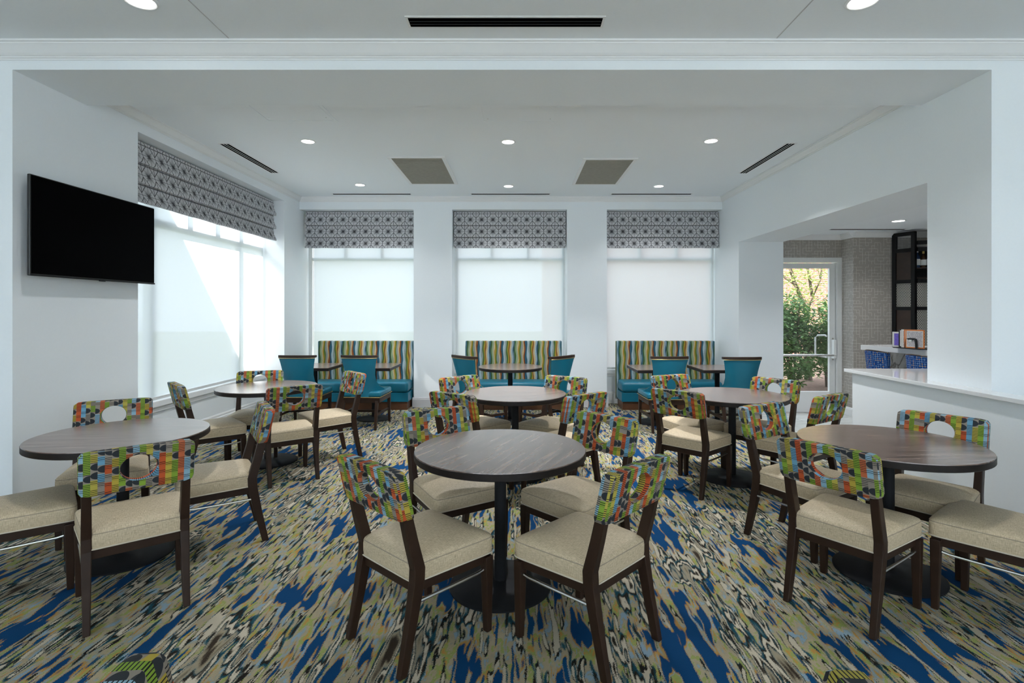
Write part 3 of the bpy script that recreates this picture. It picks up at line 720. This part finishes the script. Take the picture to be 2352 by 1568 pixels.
# ------------------------------------------------------------------ banquettes
def banquette(label, x0, x1):
    t_ = thing('banquette', label, 'bench', ((x0 + x1) / 2, 7.99, 0), 0, 'striped banquettes under the back windows')
    w = (x1 - x0) / 2
    MB().box(-w + .03, w - .03, .03, .45, 0, .125).build('plinth', 'plinth_wood', t_)
    MB().box(-w + .01, w - .01, 0, .40, .125, .262).build('front_panel', 'teal_vinyl', t_, bevel=.006)
    MB().box(-w + .01, w - .01, -.02, .375, .264, .425).build('seat_cushion', 'teal_vinyl', t_, bevel=.05, segs=5, smooth=True)
    n = 4; pw = 2 * w / n
    MB().box(-w, w, .45, .475, .10, 1.015).build('back_board', 'wave_stripe', t_)
    for k in range(n):
        MB().box(-w + k * pw + .0005, -w + (k + 1) * pw - .0005, .355, .452, .125, 1.02).build('back_panel', 'wave_stripe', t_, bevel=.014, segs=3, smooth=True)
banquette('teal banquette with wavy striped back under the left back window', -3.135, -1.635)
banquette('teal banquette with wavy striped back under the middle back window', -.822, .692)
banquette('teal banquette with wavy striped back under the right back window', 1.555, 3.095)

# ------------------------------------------------------------------ teal wing chairs
def make_teal(label, loc, rz):
    t_ = thing('teal_chair', label, 'chair', loc, rz, 'teal vinyl chairs at the banquettes')
    ZW = [(.40, .258, .30), (.46, .262, .27), (.50, .240, .20), (.54, .214, .13), (.60, .196, .075), (.68, .193, .05), (.76, .200, .04), (.84, .214, .035), (.905, .228, .03)]
    nu = 20; vs = []; fs = []
    def pt(z, w, wr, u, off):
        yb = -.02 + (.60 - z) * .12 if z > .5 else -.008
        return (u * (w - off * .9), yb + wr * abs(u) ** 3.2 + off, z)
    for z, w, wr in ZW:
        for side in (0, 1):
            for i in range(nu + 1):
                u = -1 + 2 * i / nu; vs.append(pt(z, w, wr, u, .05 if side else 0))
    R = 2 * (nu + 1)
    for j in range(len(ZW) - 1):
        for i in range(nu):
            a = j * R + i; fs.append((a, a + 1, a + R + 1, a + R)); b = a + nu + 1; fs.append((b + 1, b, b + R, b + R + 1))
        for e in (0, nu):
            a = j * R + e; b = a + nu + 1; fs.append((a, a + R, b + R, b))
    for j in (0, len(ZW) - 1):
        for i in range(nu): a = j * R + i; b = a + nu + 1; fs.append((a, b, b + 1, a + 1))
    MB().add(vs, fs).build('backrest', 'teal_vinyl', t_, smooth=True)
    z, w, wr = ZW[-1]
    MB().sweep([[ (pt(z, w + .004, wr, u, 0)[0], pt(z, w, wr, u, 0)[1] + dy, z + dz) for dy, dz in ((-.006, 0), (.055, 0), (.055, .028), (-.006, .032))] for u in [-1 + 2 * i / nu for i in range(nu + 1)]]).build('top_rail', 'dark_wood', t_, bevel=.003)
    MB().tube([Vector(pt(z - .006, w, wr, u, 0)) + Vector((0, -.003, 0)) for u in [-1 + 2 * i / nu for i in range(nu + 1)]], .004, 6).build('nailhead_trim', 'brass', t_)
    for sx in (-1, 1):
        MB().tube([Vector(pt(z, w, wr, sx, .025)) + Vector((sx * .004, 0, 0)) for z, w, wr in ZW[2:]], .004, 6).build('nailhead_trim', 'brass', t_)
    st = MB().box(-.262, .262, .01, .51, .40, .475).build('seat', 'teal_vinyl', t_, bevel=.025, segs=4, smooth=True)
    MB().tube([(-.264, .02, .404), (-.264, .512, .404), (.264, .512, .404), (.264, .02, .404), (.258, -.012, .404), (-.258, -.012, .404)], .004, 6, True).build('nailhead_trim', 'brass', t_)
    MB().box(-.255, .255, .0, .50, .335, .40).build('seat_frame', 'dark_wood', t_, bevel=.004)
    for sx in (-1, 1):
        taper_post([(-.045, 0, .8), (-.015, .2, .95), (.02, .36, 1.1)], .036, .042, sx * .215).build('rear_leg', 'dark_wood', t_, bevel=.003)
        taper_post([(.495, 0, .75), (.478, .2, .95), (.475, .36, 1.1)], .036, .040, sx * .235).build('front_leg', 'dark_wood', t_, bevel=.003)
        MB().hexa([(sx * .215 - .01, -.01, .17), (sx * .215 + .01, -.01, .17), (sx * .235 + .01, .48, .17), (sx * .235 - .01, .48, .17), (sx * .215 - .01, -.01, .20), (sx * .215 + .01, -.01, .20), (sx * .235 + .01, .48, .20), (sx * .235 - .01, .48, .20)]).build('side_stretcher', 'dark_wood', t_)
    MB().box(-.22, .22, .24, .262, .17, .20).build('cross_stretcher', 'dark_wood', t_)
    return t_
TEAL = [(-2.77, 6.70, 0, 1, 'teal vinyl chair seen from behind, nearest the left window'), (-1.99, 6.70, 0.05, 1, 'teal vinyl chair seen from behind, at the right table of the left banquette'),
        (-.66, 6.62, .72, .69, 'bright teal vinyl chair turned inward, left of the small round bistro table'), (.545, 6.62, -.72, .69, 'teal vinyl chair turned inward, right of the small round bistro table'),
        (1.86, 6.53, -.03, 1, 'teal vinyl chair seen from behind, at the left table of the right banquette'), (2.715, 6.45, 0, 1, 'teal vinyl chair seen from behind, nearest the bar opening')]
proto = None
for x, y, fx, fy, lb in TEAL:
    rz = math.atan2(fy, fx) - PI / 2
    if proto is None: proto = make_teal(lb, (x, y, 0), rz)
    else: dup(proto, lb, (x, y, 0), rz)

# ------------------------------------------------------------------ glass door to the yard
dx0, dx1, dy, dz = 3.79, 4.655, 7.80, 2.19
door = struct(MB().box(3.825, dx0 + .036, dy - .045, dy + .10, 0, 2.268).box(dx1 + .005, 4.728, dy - .045, dy + .10, 0, 2.268).box(dx0, dx1 + .005, dy - .045, dy + .10, dz + .012, 2.268).build('door_1', 'aluminium'))
MB().box(dx0 + .005, dx0 + .09, dy, dy + .045, .01, dz).build('stile', 'aluminium', door, bevel=.003); MB().box(dx1 - .085, dx1, dy, dy + .045, .01, dz).build('stile', 'aluminium', door, bevel=.003)
MB().box(dx0 + .09, dx1 - .085, dy, dy + .045, dz - .075, dz).build('top_rail', 'aluminium', door)
MB().box(dx0 + .09, dx1 - .085, dy, dy + .045, .01, .31).build('kick_panel', 'trim_paint', door)
MB().box(dx0 + .09, dx1 - .085, dy + .02, dy + .026, .31, dz - .075).build('pane', 'pane', door)
MB().tube([(dx0 + .05, dy - .06, .845), (dx1 - .03, dy - .06, .845)], .016, 10).build('push_bar', 'steel', door, smooth=True)
MB().box(dx1 - .06, dx1 - .02, dy - .075, dy, .80, 1.07).build('latch_case', 'aluminium', door, bevel=.006)
MB().tube([(dx1 - .10, dy + .05, 1.12), (dx1 - .10, dy + .09, 1.13), (dx1 - .20, dy + .10, 1.13), (dx1 - .235, dy + .10, 1.10), (dx1 - .235, dy + .10, .83), (dx1 - .10, dy + .09, .81), (dx1 - .10, dy + .045, .81)], .013, 8).build('pull_handle', 'aluminium', door, smooth=True)
for zz in (1.085, .78): MB().tube([(dx1 - .04, dy - .012, zz), (dx1 - .04, dy, zz)], .012, 12).build('lock_cylinder', 'steel', door)

# ------------------------------------------------------------------ bar
bar = thing('bar_counter', 'white quartz bar counter on a marble base beyond the opening', 'bar', (4.24, 6.58, 0), math.atan2(-.88, .145) + PI / 2)
# local +x to the right (behind the bar), -y towards the camera
MB().box(0, .62, -2.5, 0, 1.012, 1.072).build('countertop', 'quartz', bar, bevel=.003)
MB().box(.24, .44, -2.45, -.06, 0, 1.012).build('marble_front', 'marble', bar)
def stool(label, loc, rz):
    t_ = thing('bar_stool', label, 'bar stool', loc, rz, 'blue bar stools at the quartz bar')
    MB().box(-.21, .21, -.20, .21, .70, .77).build('seat', 'stool_cloth', t_, bevel=.025, segs=3, smooth=True)
    vs = []; fs = []; nu, nz = 12, 6
    for s_ in (0, 1):
        for j in range(nz + 1):
            for i in range(nu + 1):
                u = -1 + 2 * i / nu; z = .79 + .245 * j / nz
                vs.append((u * (.172 + .012 * j / nz), -.215 + .07 * u * u - .02 * j / nz + (.035 if s_ else 0), z - .015 * u * u * (j == nz)))
    R = nu + 1; K = R * (nz + 1)
    for j in range(nz):
        for i in range(nu): a = j * R + i; fs.append((a, a + 1, a + R + 1, a + R)); fs.append((K + a, K + a + R, K + a + R + 1, K + a + 1))
        for e in (0, nu): a = j * R + e; fs.append((a, a + R, K + a + R, K + a))
    for i in range(nu):
        for j in (0, nz): a = j * R + i; fs.append((a, a + 1, K + a + 1, K + a))
    MB().add(vs, fs).build('backrest', 'stool_cloth', t_, smooth=True)
    MB().tube([((-1 + 2 * i / 12) * .186, -.22 + .07 * (-1 + 2 * i / 12) ** 2, 1.037 - .015 * (-1 + 2 * i / 12) ** 2) for i in range(13)], .012, 8).build('top_rail', 'dark_wood', t_, smooth=True)
    for sx in (-1, 1):
        taper_post([(-.235, 0, .8), (-.2, .4, 1), (-.19, .72, 1)], .034, .036, sx * .185).build('rear_leg', 'dark_wood', t_, bevel=.003)
        taper_post([(.215, 0, .8), (.19, .4, 1), (.185, .71, 1)], .034, .036, sx * .19).build('front_leg', 'dark_wood', t_, bevel=.003)
        MB().box(sx * .195 - .01, sx * .195 + .01, -.2, .2, .26, .285).build('side_stretcher', 'dark_wood', t_)
    MB().box(-.19, .19, .185, .21, .22, .25).build('foot_rail', 'steel', t_)
    return t_
s1 = stool('blue grid-patterned bar stool nearer the wallpaper', (4.25, 6.08, 0), -PI / 2 + .02)
dup(s1, 'blue grid-patterned bar stool nearer the dividing column', (4.27, 5.45, 0), -PI / 2 + .02)

# back bar: angled black framed screen with panels
def screen(label, p, q, z1=2.575, wood=True, first=True):
    p, q = Vector((*p, 0)), Vector((*q, 0)); d = (q - p); ln = d.length
    t_ = thing('back_bar_screen', label, 'cabinet', p, math.atan2(d.y, d.x), 'black framed back bar units')
    fw = .05
    for x in ((0, ln - fw) if first else (ln - fw,)): MB().box(x, x + fw, -.02, .03, 0, z1).build('post', 'black_gloss', t_, bevel=.003)
    zs = [.95, 1.52, 1.87, 2.30, z1 - .02]
    rails = [.0, .95, 1.50, 1.87, 2.30, z1 - .05]
    rails = sorted(set(r for r in rails if r < z1 - .1)) + [z1 - .05]
    for z in rails: MB().box(fw, ln - fw, -.018, .026, z, z + .05).build('rail', 'black_gloss', t_)
    cells = [(1.0, 1.50, 'cabinet_wood' if wood else 'perforated_metal'), (1.55, 1.87, 'perforated_metal'), (1.92, 2.30, 'cabinet_wood'), (2.35, z1 - .05, 'pane')]
    for a, b, mt in cells:
        if b > z1 or b - a < .03: continue
        if not wood and a > 1.9 and mt == 'cabinet_wood': continue
        MB().box(fw, ln - fw, 0, .008, a, b).build('infill_panel', mt, t_)
    MB().box(fw, ln - fw, .0, .02, .05, .95).build('lower_panel', 'cabinet_wood', t_)
    return t_
screen('tall black framed end screen with wood and perforated panels', (5.28, 7.49), (5.40, 7.22))
screen('black framed back bar unit beside the column, partly hidden', (5.36, 7.215), (5.90, 7.02), z1=2.44, wood=False, first=False)
sb = thing('wall_shelf_box', 'dark wooden shelf box holding bottles in the back bar', 'shelf', (5.405, 7.245, 1.93), math.atan2(-.195, .54))
MB().box(0, .42, 0, .22, 0, .02).build('shelf_board', 'cabinet_wood', sb); MB().box(0, .42, 0, .22, .135, .15).build('shelf_board', 'cabinet_wood', sb)
MB().box(0, .42, 0, .22, .42, .44).build('shelf_board', 'cabinet_wood', sb)
for x in (0, .40): MB().box(x, x + .02, 0, .22, .02, .42).build('side_board', 'cabinet_wood', sb)
MB().box(.02, .40, .21, .22, .02, .42).build('back_board', 'black_gloss', sb)
def bottle(label, loc, mt, h=.24, foil='label_white'):
    t_ = thing('bottle', label, 'bottle', loc, 0, 'bottles in the back bar')
    MB().lathe([(.030, 0), (.033, .01), (.033, h * .55), (.026, h * .66), (.013, h * .76), (.012, h * .95), (.014, h)], 20).build('glass_body', mt, t_, smooth=True)
    MB().lathe([(.0336, h * .15), (.0336, h * .48)], 20).build('paper_label', 'label_white', t_, smooth=True)
    MB().lathe([(.0145, h * .84), (.0145, h * 1.01)], 14).build('foil_cap', foil, t_, smooth=True)
Rm = Matrix.Rotation(math.atan2(-.195, .54), 4, 'Z')
for i, (u, mt, fo, lb) in enumerate([(.055, 'bottle_blue', 'label_white', 'dark bottle with pale cap, leftmost on the back bar shelf'), (.125, 'bottle_brown', 'gold_foil', 'brown bottle with gold foil neck on the back bar shelf'),
                                 (.20, 'bottle_blue', 'label_white', 'dark blue bottle right of the gold-necked bottle'), (.28, 'bottle_green', 'gold_foil', 'dark green bottle at the column edge of the shelf')]):
    p_ = Vector((5.405, 7.245, 1.93)) + Rm @ Vector((u, .08, .15)); bottle(lb, p_, mt, .25 - .02 * (i == 1), fo)

# menus on the bar
rk = thing('menu_rack', 'black wire and plastic menu rack standing on the bar', 'rack', (4.325, 6.01, 1.0725), math.atan2(-.88, .145) + PI / 2)
MB().box(-.06, .18, -.30, .04, 0, .012).build('rack_base', 'black_plastic', rk)
fr = []
for i in range(17): a = PI * i / 16; fr.append((-.055, -.185 - .065 * math.cos(a), .012 + .10 * min(1, math.sin(a) * 1.8)))
MB().tube(fr, .011, 8).build('rack_arch', 'black_plastic', rk, smooth=True)
MB().box(-.062, -.05, -.20, -.17, .085, .11).build('maker_tag', 'label_white', rk)
MB().tube([(.0, .03, .012), (.0, .045, .08), (.0, .035, .16), (.0, .02, .2)], .006, 8).build('rack_wire', 'black_plastic', rk)
def menu(label, dy_, rot, w, h, border, face, name='menu_card'):
    loc = rk.matrix_world @ Vector((0, 0, 0)); a = rk.rotation_euler.z
    p_ = Vector((4.325, 6.01, 1.085)) + Matrix.Rotation(a, 4, 'Z') @ Vector((-.02 + rot[1], dy_, 0))
    t_ = thing(name, label, 'menu', p_, a - PI / 2 + rot[0], 'menus on the bar')
    MB().box(-w / 2, w / 2, -.003, .003, 0, h).build('backing_card', border, t_)
    MB().box(-w / 2 + .012, w / 2 - .012, -.005, -.003, .012, h - .012).build('inner_sheet', 'paper', t_)
    MB().box(-w / 2 + .018, w / 2 - .018, -.0056, -.005, .018, h - .018).build('printed_sheet', face, t_)
t = NT('menu_print'); x, y, z = t.xyz(t.coord('UV'))
ln = t.m('LESS_THAN', t.m('FRACT', t.m('MULTIPLY', y, 70.0)), .4); br = t.step(t.noise(t.vec(t.m('MULTIPLY', x, 90.0), t.m('FLOOR', t.m('MULTIPLY', y, 70.0))), 1.0, 1), .45)
M['menu_print'] = t.done(t.mix(t.m('MULTIPLY', ln, br), L('#d9d2d2'), L('#8d8792')), .6)
menu('cream printed menu with an orange border facing the room, on the bar', -.22, (.25, -.02), .19, .20, 'orange_card', 'menu_print')
for k in range(3): menu(['thin menu edge directly behind the orange-bordered menu', 'second menu edge behind the orange-bordered menu', 'third menu edge behind the orange-bordered menu'][k], -.165 + .03 * k, (.25 + .12 * (k + 1), .01), .17, .20, ['orange_card', 'paper', 'black_plastic'][k], 'menu_print')
menu('purple printed leaflet in a clear frame at the left of the menu rack', -.01, (.55, -.02), .11, .17, 'paper', 'purple_card', 'leaflet')
gv = thing('glass_carafe', 'tall clear glass on the bar behind the menus', 'glass', (4.66, 5.85, 1.0725), 0)
MB().lathe([(.03, 0), (.034, .01), (.03, .12), (.024, .2), (.028, .22)], 18).build('vessel', 'pane', gv, smooth=True)

# wall outlet below the right back window
ol = tag(MB().box(1.46, 1.53, YR - .028, YR - .02, .05, .16).build('wall_outlet', 'trim_paint', bevel=.003), 'small white outlet plate beside the right banquette', 'outlet')

# ------------------------------------------------------------------ outdoors
struct(MB().box(-40, 40, 8.75, 40, -.25, -.05).build('ground_lawn', 'lawn'))
struct(MB().box(-40, -3.9, -30, 8.75, -.25, -.05).build('ground_side', 'lawn'))
struct(MB().box(2.5, 14, 7.95, 18.8, -.06, -.02).build('ground_mulch', 'mulch'))
nb = thing('brick_building', 'pinkish brick building far behind the tree outside the door', 'building', (9, 19, -.05))
MB().box(-8, 9, 0, 3, 0, 6.5).build('brick_wall', 'brick', nb); MB().box(-8.2, 9.2, -.2, 3.2, 6.5, 6.8).build('parapet', 'exterior_render', nb)

def leaves(n, fn, size):
    vs, fs = [], []
    for i in range(n):
        c, s = fn(); s *= size * random.uniform(.6, 1.25)
        a = random.uniform(0, 2 * PI); d = Vector((math.cos(a), math.sin(a), random.uniform(-.75, .15))).normalized()
        side = d.cross(Vector((random.uniform(-.4, .4), random.uniform(-.4, .4), 1))).normalized(); up = side.cross(d)
        c = Vector(c); b = len(vs)
        vs += [c, c + d * s * .5 + side * s * .27 + up * s * .07, c + d * s, c + d * s * .5 - side * s * .27 + up * s * .07, c + d * s * .5 - up * s * .02]
        fs += [(b, b + 1, b + 4), (b + 1, b + 2, b + 4), (b + 2, b + 3, b + 4), (b + 3, b, b + 4)]
    m_ = MB(); m_.add(vs, fs); return m_
def bush(label, loc, rx, ry, h, n, size, seed):
    random.seed(seed); t_ = thing('shrub', label, 'shrub', loc, 0)
    stems = []
    for k in range(11):
        a = random.uniform(0, 2 * PI); tx, ty = math.cos(a) * rx * random.uniform(.2, .85), math.sin(a) * ry * random.uniform(.2, .85); hh = h * random.uniform(.6, .95)
        pts = [(tx * q * q + .05 * math.cos(a), ty * q * q + .05 * math.sin(a), hh * q) for q in (0, .2, .4, .6, .8, 1)]
        MB().tube(pts, [.018, .016, .013, .01, .007, .004], 6).build('stem', 'bark', t_); stems.append(pts)
    blobs = []
    for k in range(26):
        a = random.uniform(0, 2 * PI); r = random.uniform(.15, .85); zc = random.uniform(.24, .90) * h
        q = math.sqrt(max(.05, 1 - ((zc / h - .55) / .55) ** 2)); blobs.append((math.cos(a) * rx * r * q, math.sin(a) * ry * r * q, zc, random.uniform(.22, .40)))
    def fn():
        bx, by, bz, br = random.choice(blobs); v = Vector((random.gauss(0, 1), random.gauss(0, 1), random.gauss(0, .8))).normalized() * br * random.uniform(.55, 1.05)
        return (bx + v.x, by + v.y, max(.12, bz + v.z)), 1.0
    leaves(n, fn, size).build('foliage', 'leaf', t_)['kind'] = 'stuff'
bush('dense green leafy shrub right outside the glass door', (4.95, 9.55, -.02), 1.05, .75, 1.80, 8000, .095, 3)
bush('second green shrub behind the one outside the glass door', (6.2, 10.6, -.02), .9, .8, 1.7, 4500, .09, 5)
random.seed(11)
tr = thing('garden_tree', 'bare-trunked tree with sparse yellow-green leaves outside the door', 'tree', (6.35, 11.6, -.03))
branches = [[(0, 0, 0), (-.10, -.05, .9), (-.05, 0, 1.5), (-.35, -.1, 2.1), (-.55, -.1, 2.7), (-.6, 0, 3.6)], [(-.05, 0, 1.5), (.3, .1, 2.2), (.5, .2, 3.2)], [(-.1, -.05, .9), (-.7, -.2, 1.5), (-1.3, -.3, 1.9), (-1.8, -.3, 2.6)],
            [(-.35, -.1, 2.1), (-.9, 0, 2.5), (-1.4, .1, 3.1)], [(-.7, -.2, 1.5), (-1.2, 0, 1.6), (-1.9, .1, 2.0)], [(.1, .05, 1.85), (-.2, -.3, 2.5), (-.3, -.5, 3.2)]]
for i, b in enumerate(branches):
    r0 = .075 if i == 0 else .035
    MB().tube(b, [r0 * (1 - .8 * k / (len(b) - 1)) for k in range(len(b))], 8).build('trunk' if i == 0 else 'branch', 'bark', tr, smooth=True)
    if i:
        for k in range(3):
            e = Vector(b[-1 - (k % 2)]); d = Vector((random.uniform(-1, 1), random.uniform(-.4, .4), random.uniform(-.1, .8))) * .7
            MB().tube([e, e + d * .5, e + d], [.012, .008, .004], 5).build('twig', 'bark', tr)
def fn():
    b = random.choice(branches); k = random.randrange(1, len(b)); a, c = Vector(b[k - 1]), Vector(b[k]); p_ = a.lerp(c, random.random())
    return p_ + Vector((random.gauss(0, .35), random.gauss(0, .3), random.gauss(.1, .3))), 1.0
leaves(5200, fn, .075).build('foliage', 'leaf_light', tr)['kind'] = 'stuff'
